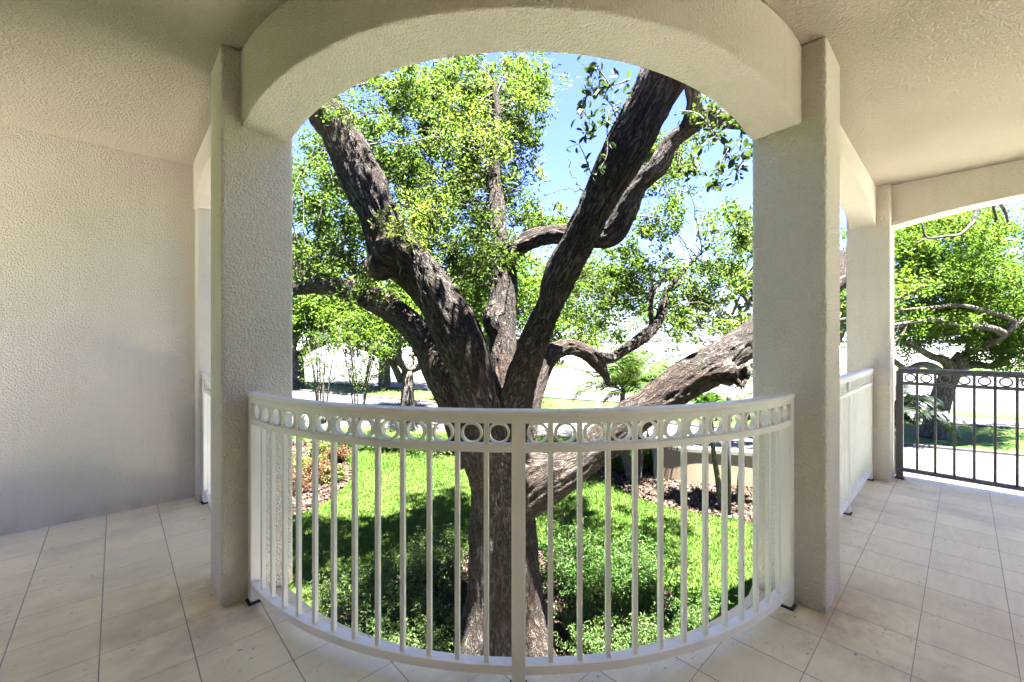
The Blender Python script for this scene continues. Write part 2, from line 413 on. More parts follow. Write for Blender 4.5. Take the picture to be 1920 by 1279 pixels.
# ================================================================== BALCONY
CX,CYY=-.0666,3.688
def arcp(Rr,a): return (CX+Rr*math.sin(a), CYY-Rr*math.cos(a))
def arcn(a): return (math.sin(a),-math.cos(a))      # points away from the centre = towards the room
def uv(u,v): return ((u-v)*RS2,(u+v)*RS2)
def touv(p): return ((p[0]+p[1])*RS2,(-p[0]+p[1])*RS2)
Q45=R_(45); CEIL=2.90
LC=(.395,.735,2.60,2.94); RC=(2.59,2.935,.47,.81); C2=(5.48,5.825,.49,.83)

# floor and ceiling, in the balcony's own square grid
arc=[touv(arcp(1.86,R_(a))) for a in np.linspace(43.0,-43.0,49)]
poly=[(-1.9,-3.7),(5.86,-3.7),(5.86,.84),(2.80,.84)]+[p for p in arc if p[0]<2.72 and p[1]<2.72]+[(.745,2.80),(.745,4.70),(-1.9,4.70)]
mb=MB(); mb.prism(poly,-.28,0.0)
o=mb.build('floor',TILE); o.rotation_euler=(0,0,Q45); tag(o,'cream travertine tiled balcony floor','floor',kind='structure')
arc2=[touv(arcp(1.80,R_(a))) for a in np.linspace(48,-48,33)]
poly=[(-2.1,-3.8),(6.4,-3.8),(6.4,.87),(2.9,.87)]+[p for p in arc2 if p[0]<2.75 and p[1]<2.75]+[(.80,2.9),(.80,4.9),(-2.1,4.9)]
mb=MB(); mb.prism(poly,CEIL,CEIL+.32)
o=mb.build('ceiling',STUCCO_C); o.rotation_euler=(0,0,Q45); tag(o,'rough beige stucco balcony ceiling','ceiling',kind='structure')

def column(b,label):
    mb=MB(); mb.box(b[0],b[1],b[2],b[3],-.001,CEIL+.001)
    o=mb.build('stucco_column',STUCCO,None,.014,3); o.rotation_euler=(0,0,Q45)
    tag(o,label,'column','stucco columns of the balcony'); return o
column(LC,'square stucco column at the left end of the curved white railing')
column(RC,'square stucco column at the right end of the curved white railing')
column(C2,'farther stucco column where the white railing meets the dark grey railing')

# walls
mb=MB(); mb.box(-2.1,.51,4.62,4.85,-.002,CEIL+.002); 
o=mb.build('stucco_wall',STUCCO); o.rotation_euler=(0,0,Q45); tag(o,'plain beige stucco wall closing the left end of the balcony','wall')
mb=MB(); mb.box(.51,.735,4.44,4.85,-.001,CEIL+.001)
o=mb.build('stucco_pilaster',STUCCO,None,.012,3); o.rotation_euler=(0,0,Q45); tag(o,'narrow stucco pilaster against the blank wall behind the left column','pilaster')

mb=MB(); mb.prism([(-1.9,3.3),(-2.1,3.3),(-2.1,-3.7),(-1.9,-3.7)],-.28,CEIL+.001); mb.box(-2.1,-1.9,3.302,4.60,2.15,CEIL+.001)  # unseen wall; doorway gap and open rear bay shaped to admit fill light
mb.prism([(3.4,-3.5),(3.4,-3.7),(5.84,-3.7),(5.84,-3.5)],-.28,CEIL+.001)
mb.prism([(-1.9,-3.5),(-1.9,-3.7),(2.3,-3.7),(2.3,-3.5)],-.28,CEIL+.001)
o=mb.build('house_wall',STUCCO); o.rotation_euler=(0,0,Q45); tag(o,'unseen stucco house wall behind the viewer, with gaps shaped to let light in','wall',kind='structure')
# straight arched beams (local u,v)
def zarch(t,rise=.145,spring=2.495,ex=2.4): return spring+rise*max(0.0,1-abs(t)**ex)
def beam(name,label,axis,a0,a1,b0,b1,s0,s1,rise=.145,ex=2.4):
    n=40; fr=[]; zs=[]
    for i in range(n+1):
        a=a0+(a1-a0)*i/n
        t=(a-(s0+s1)/2)/((s1-s0)/2); zs.append(zarch(max(-1,min(1,t)),rise,2.495,ex))
        fr.append((((a,b0),(0,1)) if axis=='u' else ((b0,a),(1,0))))
    mb=MB(); w_=b1-b0
    mb.sweep(fr,lambda i:[(0,zs[i]),(w_,zs[i]),(w_,CEIL+.001),(0,CEIL+.001)])
    o=mb.build(name,STUCCO,None,.008,2); o.rotation_euler=(0,0,Q45); tag(o,label,'arch','stucco arches of the balcony'); return o
beam('stucco_arch','shallow stucco arch over the white railing between the two right columns','u',2.90,5.52,.595,.80,2.935,5.48,.20,3.5)
beam('stucco_arch','stucco arch behind the left column reaching to the blank wall','v',2.90,4.50,.485,.725,2.94,4.44,.18,3.2)
beam('stucco_arch','wide stucco arch above the dark grey railing at far right','v',-3.5,.53,5.57,5.80,-2.0,.49,.118,2.3)
# curved arch
A0,A1=R_(-45.2),R_(46.6)
n=72; fr=[]; zs=[]
for i in range(n+1):
    a=A0+(A1-A0)*i/n; fr.append(((CX,CYY),arcn(a)))
    t=(a-R_(.7))/R_(43.6); zs.append(zarch(max(-1,min(1,t)),.14,2.497))
mb=MB(); mb.sweep(fr,lambda i:[(1.845,zs[i]-.012),(2.08,zs[i]),(2.08,CEIL+.001),(1.845,CEIL+.001)])
o=mb.build('curved_stucco_arch',STUCCO,None,.008,2); tag(o,'large curved stucco arch framing the oak between the two near columns','arch','stucco arches of the balcony')
for p in o.data.polygons: p.use_smooth=False

# ------------------------------------------------------------------ railings
def railing(name,label,pos,L,posts,bays,mat,parent_loc,parent_rz,group,foot=(),inv=None,ringw=1.0):
    """pos(s)->(xy, tangent, normal towards the room); posts list of s; bays list of (s0,s1,nbars)"""
    root=empty(name,parent_loc,parent_rz); tag(root,label,'railing',group)
    def frames(s0,s1,n): return [(pos(s)[0],pos(s)[2]) for s in np.linspace(s0,s1,n)]
    ns=max(2,int(L/.04)) if inv else 2
    lo,hi=posts[0],posts[-1]
    cap=[(-.032,1.076),(.032,1.076),(.035,1.082),(.035,1.090),(.030,1.098),(.018,1.102),(-.018,1.102),(-.030,1.098),(-.035,1.090),(-.035,1.082)]
    mb=MB(); mb.sweep(frames(lo-.012,hi+.012,ns),cap); mb.build('handrail',mat,root,.003)
    mb=MB(); mb.sweep(frames(lo,hi,ns),[(-.025,1.050),(.025,1.050),(.025,1.0775),(-.025,1.0775)]); mb.build('top_rail',mat,root,.002)
    mb=MB(); mb.sweep(frames(lo,hi,ns),[(-.0245,.938),(.0245,.938),(.0245,.966),(-.0245,.966)]); mb.build('middle_rail',mat,root,.002)
    mb=MB(); mb.sweep(frames(lo,hi,ns),[(-.0245,.077),(.0245,.077),(.0245,.112),(-.0245,.112)]); mb.build('bottom_rail',mat,root,.002)
    for i,s in enumerate(posts):
        p,t,nn=pos(s); mb=MB(); mb.obox(p,t,nn,.0265,.0265,.012 if i not in foot else .012,1.0768); mb.build('post',mat,root,.003)
        m2=MB(); m2.obox(p,t,nn,.035,.038,0.0,.011); m2.build('foot_plate',RUST,root,.004)
    for s0,s1,nb,first in bays:
        ss=[s0+first+k*(s1-s0-2*first)/(nb-1) for k in range(nb)] if nb>1 else [(s0+s1)/2]
        for s in ss:
            p,t,nn=pos(s); mb=MB()
            mb.obox(p,t,nn,.0095,.0095,.110,.94)
            mb.obox(p,t,nn,.0095,.0095,.964,1.052)
            mb.build('baluster',mat,root,.0015)
        ed=[s0+.0265]+ss+[s1-.0265]
        mids=[(ed[k]+ed[k+1])/2 for k in range(len(ed)-1)]
        for s in mids:
            p,t,nn=pos(s); p=np.array(p); t=np.array(t); nn=np.array(nn)
            n_=28; vs=[]; fs=[]
            ro,ri,dp=.0425,(.0345 if inv else .031),.0125
            for k in range(n_):
                a=2*math.pi*k/n_
                for (r,dn) in ((ro,dp),(ri,dp),(ri,-dp),(ro,-dp)):
                    q=p+t*(r*math.cos(a)*ringw)+nn*dn
                    vs.append((q[0],q[1],1.008+r*math.sin(a)))
            for k in range(n_):
                k2=(k+1)%n_
                for j in range(4):
                    j2=(j+1)%4; fs.append((k*4+j,k2*4+j,k2*4+j2,k*4+j2))
            mb=MB(); mb.add(vs,fs); mb.build('ring',mat,root)
    return root
RR=2.026; AC=R_(1.05)
def pos_curve(s):
    a=AC+s/RR; return (arcp(RR,a),(math.cos(a),math.sin(a)),arcn(a))
Lh=R_(43.3)*RR
G='railings of the balcony'
railing('curved_railing','bowed white metal railing with rings under the big arch',pos_curve,2*Lh,[-Lh,0,Lh],[(-Lh,0,12,.126),(0,Lh,12,.126)],WHITE,(0,0,0),0,G,inv=True)
def pos_u(s): return ((3.02+s,.644),(1,0),(0,-1))
railing('straight_railing','white metal railing seen edge on between the two right columns',pos_u,2.4,[0,1.22,2.42],[(0,1.22,10,.11),(1.22,2.42,10,.11)],WHITE,(0,0,0),Q45,G)
def pos_l(s): return ((.565,2.99+s),(0,1),(-1,0))
railing('short_railing','white metal railing peeking out behind the left column',pos_l,1.4,[0,1.40],[(0,1.40,11,.12)],WHITE,(0,0,0),Q45,G)
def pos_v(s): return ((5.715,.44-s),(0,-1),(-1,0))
railing('grey_railing','dark grey metal railing with rings in front of the driveway',pos_v,2.2,[0,1.13,2.26],[(0,1.13,8,.125),(1.13,2.26,8,.125)],GREYR,(0,0,0),Q45,G)

# ================================================================== GROUND
def sheet(name,pts,z,mat,label,cat,sub=None,skirt=0):
    me=bpy.data.meshes.new(name); n=len(pts)
    bm=bmesh.new(); f=bm.faces.new([bm.verts.new((p[0],p[1],z)) for p in pts])
    if f.normal.z<0: f.normal_flip()
    bm.normal_update()
    if f.normal.z<0: bmesh.ops.reverse_faces(bm,faces=[f])
    bmesh.ops.triangulate(bm,faces=bm.faces[:])
    bm.to_mesh(me); bm.free()
    o=link(name,me,mat); tag(o,label,cat,kind='structure'); return o
def smooth_poly(px,z=ZG,n=5):
    P=[gd(x,y,z) for x,y in px]
    P=[np.array(p) for p in P]; Q=P+P[:3]
    out=[]
    for i in range(len(P)):
        a,b,c,d=P[i-1],P[i],P[(i+1)%len(P)],P[(i+2)%len(P)]
        for k in range(n):
            t=k/n; out.append(.5*((2*b)+(-a+c)*t+(2*a-5*b+4*c-d)*t*t+(-a+3*b-3*c+d)*t**3))
    return [tuple(p) for p in out]
sheet('ground',[(-900,-60),(900,-60),(900,1500),(-900,1500)],ZG,LAWN,'bright green lawn in dappled sun','lawn')
near_top=lambda x: 733+(x-560)*.0912
strip_top=lambda x: 717+(x-560)*.0655
def band(xs,fa,fb): return [gd(x,fa(x)) for x in xs]+[gd(x,fb(x)) for x in reversed(xs)]
XS=[200,560,1000,1410,1920,2600]
low=lambda x: 798+(x-560)*.045 if x<1250 else 829+(x-1250)*.30
sheet('driveway',band([200,560,1000,1250,1410,1650,1920,2500],near_top,low),ZG+.012,CONC,'pale concrete driveway running past the lawn','driveway')
street_far=lambda x: 690+(x-960)*.006
med_lo=lambda x: 730+(x-1020)*.066; med_hi=lambda x: 727+(x-1020)*.058
sheet('road',band([200,560,1020,1500,1920,2600],lambda x:max(street_far(x),668),strip_top),ZG+.012,ASPH,'pale sunlit road beyond the grass verge','road')
sheet('grass_median',band([560,1020,1500,1920,2600],med_hi,med_lo),ZG+.05,LAWN,'thin grass median along the road','median')
sheet('pavement',[gd(-2500,684),gd(3500,690),(500,240,ZG),(-500,240,ZG)],ZG+.016,CONC,'bright pale paved yard beyond the road','pavement')
def uvz(u,v): return uv(u,v)+(ZG,)
sheet('bounce_court',[uv(-14,5),uv(-2.3,5),uv(-2.3,-4.0),uv(6.4,-4.0),uv(6.4,-1.7),uv(15,-2.6),uv(15,-16),uv(-14,-16)],ZG+.012,BOUNCEPAVE,'unseen pale court added beside the house to bounce light in','court')  # out of view; added so sunlit paving bounces neutral fill indoors
BOUNCE_APRON=[(-.07+1.38*math.cos(a),3.45+1.32*math.sin(a)) for a in np.linspace(0,2*math.pi,40,endpoint=False)]
sheet('bounce_apron',BOUNCE_APRON,ZG+.03,BOUNCEWHITE,'unseen white disc added below the balcony to bounce light up','paving')  # hidden bright disc, added to bounce sunlight onto the soffit and columns
MB_L=[(380,1000),(470,985),(560,966),(610,945),(648,912),(660,885),(645,860),(660,842),(640,832),(560,828),(420,830),(300,880)]
MB_R=[(1112,884),(1150,868),(1240,862),(1330,870),(1440,880),(1520,930),(1440,985),(1380,975),(1310,965),(1240,950),(1185,930),(1140,905)]
MB_N=[(540,1290),(600,1190),(680,1120),(760,1075),(860,1040),(960,1025),(1060,1040),(1170,1075),(1280,1130),(1330,1200),(1420,1300),(1300,1700),(600,1700)]
P_L=smooth_poly(MB_L); P_R=smooth_poly(MB_R); P_N=smooth_poly(MB_N)
sheet('mulch_bed',P_L,ZG+.02,MULCH,'brown mulch bed at the left edge of the lawn','mulch bed')
sheet('mulch_bed',P_R,ZG+.02,MULCH,'brown mulch bed in front of the beige garden wall','mulch bed')
sheet('mulch_bed',P_N,ZG+.02,MULCH,'leaf strewn earth under the bushes at the oak base','mulch bed')
# kerbs
def kerb(name,label,xs,fn,h=.12):
    P=catmull([gd(x,fn(x)) for x in xs],4); mb=MB(); fr=[]
    for i in range(len(P)):
        t=P[min(i+1,len(P)-1)]-P[max(i-1,0)]; t=t[:2]/np.linalg.norm(t[:2]); fr.append((P[i][:2],(-t[1],t[0])))
    mb.sweep(fr,[(-.09,ZG),(.09,ZG),(.09,ZG+h-.02),(.07,ZG+h),(-.07,ZG+h),(-.09,ZG+h-.02)])
    o=mb.build(name,KERB); tag(o,label,'kerb',kind='structure')
kerb('kerb','concrete kerb between driveway and grass verge',[200,560,1000,1410,1920,2500],near_top)
kerb('kerb','concrete kerb along the near side of the road',[200,560,1020,1500,1920,2600],strip_top)

# inside-polygon test
def inside(P,x,y):
    P=np.array([(p[0],p[1]) for p in P]); r=np.zeros(len(x),bool); j=len(P)-1
    for i in range(len(P)):
        c=((P[i,1]>y)!=(P[j,1]>y))&(x<(P[j,0]-P[i,0])*(y-P[i,1])/(P[j,1]-P[i,1]+1e-12)+P[i,0]); r^=c; j=i
    return r
# lawn blades: short blades over the near lawn
rng=np.random.default_rng(11)
DR=band([200,560,1000,1250,1410,1650,1920,2500],near_top,low)
def blades(name,n,dmin,dmax,p,pxr,label,hh=(.045,.085),ww=.008):
    u=rng.random(n); d=dmin+(dmax-dmin)*u**p
    x=rng.uniform(pxr[0],pxr[1],n)
    r=(x-960)*d/F; X=r*RT[0]+d*FW[0]; Y=r*RT[1]+d*FW[1]
    k=~(inside(P_L,X,Y)|inside(P_R,X,Y)|inside(P_N,X,Y)|inside(DR,X,Y)); X,Y,d=X[k],Y[k],d[k]; m=len(X)
    h=rng.uniform(*hh,m); wv=ww*(1+d/14)*rng.uniform(.7,1.3,m); a=rng.uniform(0,2*np.pi,m)
    lean=rng.normal(0,.45,(m,2))*h[:,None]
    z=np.full(m,ZG)
    b1=np.stack([X-np.cos(a)*wv,Y-np.sin(a)*wv,z],1); b2=np.stack([X+np.cos(a)*wv,Y+np.sin(a)*wv,z],1)
    tp=np.stack([X+lean[:,0],Y+lean[:,1],z+h],1)
    V=np.stack([b1,b2,tp],1).reshape(-1,3); Q=np.arange(3*m,dtype=np.int32).reshape(-1,3)
    me=fast_mesh(name,V,Q); o=link(name,me,BLADE); tag(o,label,'grass',kind='stuff')
blades('grass',260000,5.5,19.5,1.0,(480,1480),'short bright green grass blades of the lawn')
# mulch chips
def chips(name,Pl,n,label,s=.05):
    A=np.array([(p[0],p[1]) for p in Pl]); lo_,hi_=A.min(0),A.max(0)
    X=rng.uniform(lo_[0],hi_[0],n); Y=rng.uniform(lo_[1],hi_[1],n); k=inside(Pl,X,Y); X,Y=X[k],Y[k]; m=len(X)
    pos=np.stack([X,Y,np.full(m,ZG+.03)+rng.random(m)*.03],1)
    nrm=unit(rng.normal(0,.45,(m,3))+np.array([0,0,1])); t=rng.normal(0,1,(m,3)); t=unit(t-nrm*(t*nrm).sum(1,keepdims=True)); b=np.cross(nrm,t)
    L=s*rng.uniform(.5,1.5,(m,1)); W=L*rng.uniform(.25,.5,(m,1))
    V=np.stack([pos-t*L-b*W,pos+t*L-b*W*.6,pos+t*L*.9+b*W,pos-t*L+b*W],1).reshape(-1,3)
    o=link(name,fast_mesh(name,V,np.arange(4*m,dtype=np.int32).reshape(-1,4)),CHIP); tag(o,label,'mulch',kind='stuff')
chips('mulch_chips',P_L,16000,'bark chips over the left bed',.055)
chips('mulch_chips',P_R,16000,'bark chips over the bed by the beige wall',.055)
chips('leaf_litter',P_N,16000,'dry leaves and bark scattered around the oak base',.035)

# ================================================================== THE BIG OAK
oak=empty('oak_tree',gz(950,5.7)); oak_loc=Vector(oak.location)
tag(oak,'massive dark barked live oak with spreading limbs filling the arch','tree')
def pxl(L): return [np.array(at(*q[:3])) for q in L], [q[3]*q[2]/F/2*.92 for q in L]
# limbs: (px, py, depth, width px)
limbs=[
 [(948,1330,5.75,250),(948,1262,5.75,200),(948,1200,5.75,158),(945,1080,5.72,138),(942,980,5.7,132),(940,900,5.7,132),(930,830,5.68,142),(922,775,5.66,118)],
 [(940,900,5.7,110),(918,800,5.6,104),(893,720,5.5,94),(862,635,5.38,90),(820,560,5.28,90),(775,505,5.2,88),(738,468,5.15,92),(716,425,5.1,86),(692,365,5.05,82),(664,300,5.0,78),(636,245,4.95,76),(612,210,4.92,74),(560,120,4.9,60),(500,20,4.9,45)],
 [(905,860,5.8,100),(868,780,5.95,88),(840,720,6.05,70),(808,660,6.15,60),(765,605,6.3,54),(705,565,6.5,46),(640,540,6.7,38),(590,535,6.9,32),(540,545,7.1,26),(480,555,7.3,20)],
 [(945,900,5.7,100),(958,800,5.55,72),(972,730,5.4,58),(1000,650,5.1,60),(1030,575,4.8,60),(1062,500,4.5,64),(1100,425,4.2,69),(1140,345,3.95,76),(1180,265,3.72,84),(1215,200,3.55,92),(1250,130,3.45,98),(1290,40,3.4,100),(1330,-80,3.4,98)],
 [(948,870,5.8,90),(950,780,5.95,75),(948,700,6.1,66),(942,630,6.2,62),(943,560,6.3,55),(942,500,6.4,48),(936,440,6.55,38),(930,380,6.7,28),(928,310,6.9,22),(935,240,7.1,16),(925,150,7.3,11)],
 [(943,520,6.38,40),(955,480,6.3,38),(985,455,6.2,36),(1030,440,6.05,37),(1075,443,5.95,40),(1115,446,5.85,44),(1148,440,5.75,46),(1172,400,5.62,46),(1196,352,5.45,38),(1234,312,5.28,40),(1256,272,5.2,34),(1285,245,5.1,38),(1320,222,5.0,34),(1370,228,4.9,26),(1420,240,4.8,20)],
 [(1285,248,5.1,34),(1300,205,4.95,30),(1296,160,4.85,28),(1285,100,4.8,24)],
 [(960,860,5.75,70),(990,770,5.95,52),(1010,700,6.2,42),(1033,664,6.4,36),(1066,650,6.6,34),(1098,662,6.8,32),(1122,684,6.95,28),(1136,706,7.05,18),(1142,725,7.1,8)],
 [(1100,662,6.8,26),(1140,672,7.0,22),(1175,655,7.15,22),(1212,628,7.3,22),(1240,590,7.5,19),(1252,545,7.7,14),(1285,505,7.9,9),(1320,470,8.1,5)],
 [(1222,610,7.4,12),(1220,575,7.5,11),(1228,540,7.6,9),(1252,520,7.8,6)],
 [(950,960,5.65,90),(990,930,5.55,92),(1030,898,5.45,84),(1075,872,5.4,78),(1120,838,5.38,74),(1170,795,5.36,70),(1225,755,5.36,70),(1285,715,5.38,72),(1335,685,5.42,76),(1375,655,5.48,71),(1415,630,5.55,64),(1490,580,5.75,62),(1570,520,6.0,54),(1640,440,6.3,44)],
]
mb=MB(); SP=[];ST=[];SU=[];SR=[];SS=[]
off=0.0
for li,L in enumerate(limbs):
    P,rd=pxl(L); C=catmull(P,8); rr=np.interp(np.linspace(0,len(P)-1,len(C)),range(len(P)),rd)
    rr=rr*(1+.06*np.sin(np.linspace(0,len(P)*2.1,len(C))+li))
    mb.tube(C,rr,20)
    up=None; s=off
    for i in range(len(C)):
        t=Vector(C[min(i+1,len(C)-1)]-C[max(i-1,0)]).normalized()
        if up is None: up=t.orthogonal().normalized()
        up=(up-t*up.dot(t)).normalized()
        if i>0: s+=np.linalg.norm(C[i]-C[i-1])
        SP.append(C[i]);ST.append(tuple(t));SU.append(tuple(up));SR.append(rr[i]);SS.append(s)
    off+=7.3
# root flare
cb=np.array(gz(948,5.75))
for k in range(7):
    a=k*2*math.pi/7+.3
    P=[cb+np.array([math.cos(a)*q,math.sin(a)*q,z]) for q,z in ((.08,1.75),(.17,1.25),(.25,.75),(.46,.32),(.82,.02),(1.15,-.15))]
    C=catmull(P,5); rr=np.interp(np.linspace(0,5,len(C)),range(6),[.26,.29,.29,.25,.15,.07]); mb.tube(C,rr,12)
# burls and branch collars
def ball(c,r,sq=(1,1,1)):
    bm=bmesh.new(); bmesh.ops.create_icosphere(bm,subdivisions=3,radius=r)
    vs=[(v.co.x*sq[0]+c[0],v.co.y*sq[1]+c[1],v.co.z*sq[2]+c[2]) for v in bm.verts]; fs=[tuple(v.index for v in f.verts) for f in bm.faces]; bm.free(); mb.add(vs,fs,True)
def collar(c,axis,r,depth):
    ax=Vector(axis).normalized(); e=ax.orthogonal().normalized(); g=ax.cross(e)
    n=28
    ring=[Vector(c)+(e*math.cos(2*math.pi*k/n)+g*math.sin(2*math.pi*k/n))*r for k in range(n+1)]
    mb.tube(ring,depth,10,cap=False)
c=at(1364,700,5.16); ball(c,.165,(1,.9,1)); collar(np.array(c)+np.array([.10,-.15,-.02]),(.55,-.75,-.15),.115,.05)
c=at(733,470,4.92); ball(c,.19,(1,1,.9)); ball(at(712,500,5.0),.16)
c=at(914,752,5.30); collar(c,(-.05,-1,.1),.055,.028); ball(np.array(c)+np.array([0,.05,0]),.06)
ball(at(925,600,6.12),.2,(.8,1,1.4)); ball(at(1010,880,5.5),.22)
o=mb.build('trunk',None,None)
o.data.materials.clear()
rm=o.modifiers.new('rm','REMESH'); rm.mode='VOXEL'; rm.voxel_size=.019
smm=o.modifiers.new('sm','SMOOTH'); smm.factor=.5; smm.iterations=6
dg=bpy.context.evaluated_depsgraph_get(); me=bpy.data.meshes.new_from_object(o.evaluated_get(dg))
old=o.data; bpy.data.objects.remove(o); bpy.data.meshes.remove(old)
nv=len(me.vertices); V=np.empty(nv*3,np.float32); me.vertices.foreach_get('co',V); V=V.reshape(-1,3).astype(float)
Nn=np.empty(nv*3,np.float32); me.vertices.foreach_get('normal',Nn); Nn=Nn.reshape(-1,3)
SP=np.array(SP);ST=np.array(ST);SU=np.array(SU);SR=np.array(SR);SS=np.array(SS)
BK=np.zeros((nv,3))
for i in range(0,nv,4000):
    D=np.linalg.norm(V[i:i+4000,None,:]-SP[None],axis=2)-SR[None]
    k=D.argmin(1); dv=V[i:i+4000]-SP[k]
    ds=(dv*ST[k]).sum(1); rad=dv-ST[k]*ds[:,None]
    x=(rad*SU[k]).sum(1); y=(rad*np.cross(ST[k],SU[k])).sum(1); th=np.arctan2(y,x); rr=np.maximum(SR[k],.03)
    BK[i:i+4000]=np.stack([rr*np.cos(th),rr*np.sin(th),SS[k]+ds],1)
disp=np.empty(nv)
for i in range(nv):
    b=BK[i]; q=Vector((b[0]*13,b[1]*13,b[2]*2.6)); q2=Vector((b[0]*3,b[1]*3,b[2]*1.7))
    r_=1-2*abs(mn.noise(q)); r2=1-2*abs(mn.noise(Vector((b[0]*30,b[1]*30,b[2]*6))))
    disp[i]=.022*(r_-.5)+.011*(r2-.5)+.035*mn.noise(q2)
V=V+Nn*disp[:,None]*np.minimum(1,np.linalg.norm(BK[:,:2],axis=1)/.12)[:,None]
V=V-np.array(oak_loc)
me.vertices.foreach_set('co',V.astype(np.float32).ravel())
at_=me.attributes.new('bark','FLOAT_VECTOR','POINT'); at_.data.foreach_set('vector',BK.astype(np.float32).ravel())
me.polygons.foreach_set('use_smooth',np.ones(len(me.polygons),bool)); me.update()
trunk_ob=link('trunk',me,BARK,oak)

# crown of the big oak: clumps of leaves round twig ends
rng=np.random.default_rng(5)
def ell(cx,cy,rx,ry,d0,d1,n,rad,nl):
    C=[]
    for _ in range(n):
        while True:
            a,b=rng.uniform(-1,1,2)
            if a*a+b*b<=1: break
        C.append((at(cx+a*rx,cy+b*ry,rng.uniform(d0,d1)),rad*rng.uniform(.75,1.3),int(nl*1.28*rng.uniform(.6,1.4))))
    return C
vis=[]
for e in [
 (770,190,150,60,5.4,8,24,.34,300),(905,185,120,75,7.6,10,26,.38,300),(800,300,150,100,5.8,8.5,44,.34,230),
 (935,330,75,110,7.4,10,28,.38,280),(620,340,80,90,6.4,9,24,.36,280),(605,470,70,70,6.4,9,20,.36,280),
 (835,450,90,65,5.0,6.2,24,.28,280),(765,440,45,26,4.6,4.85,8,.17,55),(652,212,42,22,4.55,4.75,7,.14,50),
 (640,500,95,30,7.2,8,12,.28,200),(885,560,35,60,7,9,10,.3,220),(990,160,50,50,7,9,10,.34,200),
 (1280,330,50,50,6.0,8,7,.26,150),(1245,410,60,45,6.0,8,7,.26,150),(1190,480,60,50,7,8.5,6,.26,150),
 (1300,490,80,40,7,9,7,.28,150),(1230,300,40,50,8,10,9,.34,260),(1345,215,45,35,4.6,5.2,7,.2,110),
 (1385,440,30,60,7,9,7,.3,190),(1300,560,110,50,7.5,9,9,.28,150),(1180,590,90,60,8,10,9,.34,200),
 (1030,600,40,60,8,10,8,.34,240),(1330,620,80,40,7,9,9,.26,150),(1130,520,70,40,8.5,10,10,.34,220),
 (1160,300,22,40,4.1,4.4,3,.1,60),(690,550,70,22,6.1,6.4,8,.18,60),(1030,420,40,25,7,9,8,.3,200)]:
    vis+=ell(*e)
# canopy above the picture, for the dappled shade
top=[]
while len(top)<5:
    a=rng.uniform(0,2*math.pi); r=9.5*math.sqrt(rng.random()); x=-.5+r*math.cos(a); y=8.0+r*math.sin(a); z=rng.uniform(4.2,9.5)
    if y<1.2: continue
    d=math.hypot(x,y) if y<1 else y
    if (z-EYE)/max(d,.1)<.80: continue
    top.append(((x,y,z),rng.uniform(.5,.85),int(rng.uniform(120,240))))
for _ in range(10):
    top.append(((rng.uniform(-1.3,1.3),rng.uniform(2.7,4.4),rng.uniform(5.2,7.0)),rng.uniform(.35,.55),int(rng.uniform(110,190))))
allc=vis
pos=clump_points([c[0] for c in allc],[c[1] for c in allc],[c[2] for c in allc],rng)
pos2=clump_points([c[0] for c in top],[c[1] for c in top],[c[2] for c in top],rng)
P=np.concatenate([pos,pos2])-np.array(oak_loc); dep=pos@np.array([FW[0],FW[1],0]); S=np.concatenate([np.clip(.0102*dep,.048,.085),np.full(len(pos2),.14)])
crown=leaves('crown',P,S,LEAF,oak,rng)
# dark glossy sprays close to the arch
near=[]; dirs=[]; tw=MB()
def spray(pts,nl,size_spread=.07):
    C=catmull([at(*p) for p in pts],7); tw.tube(C-np.array(oak_loc),np.linspace(.007,.003,len(C)),5)
    seg=np.linalg.norm(np.diff(C,axis=0),axis=1)
    for _ in range(nl):
        k=min(len(C)-2,int((rng.random()**.6)*(len(C)-1))); f=rng.random(); p=C[k]*(1-f)+C[k+1]*f
        near.append(p+rng.normal(0,size_spread*.25,3)); dirs.append(unit((C[k+1]-C[k])[None])[0]*.6)
        if rng.random()<.5: 
            q=p+rng.normal(0,size_spread,3); near.append(q); dirs.append(q-p); tw.tube([p-np.array(oak_loc),q-np.array(oak_loc)],.002,4)
for pts,nl in [([(1170,225,3.75),(1140,190,3.7),(1110,165,3.65),(1085,215,3.6)],26),([(1150,170,3.7),(1120,130,3.65),(1100,150,3.6)],22),
 ([(1175,250,3.75),(1145,230,3.7),(1120,240,3.65),(1098,250,3.6)],24),([(1165,190,3.72),(1140,215,3.66),(1138,290,3.6),(1120,320,3.6)],18),
 ([(1140,330,3.95),(1118,345,3.8),(1095,290,3.75),(1085,270,3.7)],8),([(1180,150,3.6),(1150,160,3.5),(1120,165,3.5)],18),
 ([(1275,208,4.6),(1310,215,3.9),(1345,255,3.6),(1375,300,3.5),(1385,345,3.45)],46),([(1345,255,3.6),(1320,270,3.55),(1300,300,3.5),(1292,330,3.5)],26),
 ([(1365,280,3.5),(1350,310,3.48),(1345,350,3.45)],20),([(1380,320,3.46),(1395,300,3.4),(1408,280,3.4)],16),([(1375,330,3.46),(1340,348,3.45),(1325,352,3.45)],8),
 ([(1385,300,3.46),(1390,240,3.5),(1360,225,3.5)],24)]:
    spray(pts,nl)
near=np.array(near)-np.array(oak_loc); dirs=np.array(dirs)
leaves('near_foliage',near,.072,LEAF_D,oak,rng,wid=.5,direc=dirs*2,upb=.4)
# twigs and small branches joining clumps to limbs
for (c,r,n) in vis:
    c=np.array(c); D=np.linalg.norm(SP-c,axis=1); k=np.argsort(D)[rng.integers(0,6)]
    if D[k]>3.2 or rng.random()<.35: continue
    m=(SP[k]+c)/2+rng.normal(0,.14,3)*D[k]; C=catmull([SP[k],m,c],5)-np.array(oak_loc)
    C[1:-1]+=rng.normal(0,.02,(len(C)-2,3)); tw.tube(C,np.linspace(.007+.003*D[k],.003,len(C)),5)
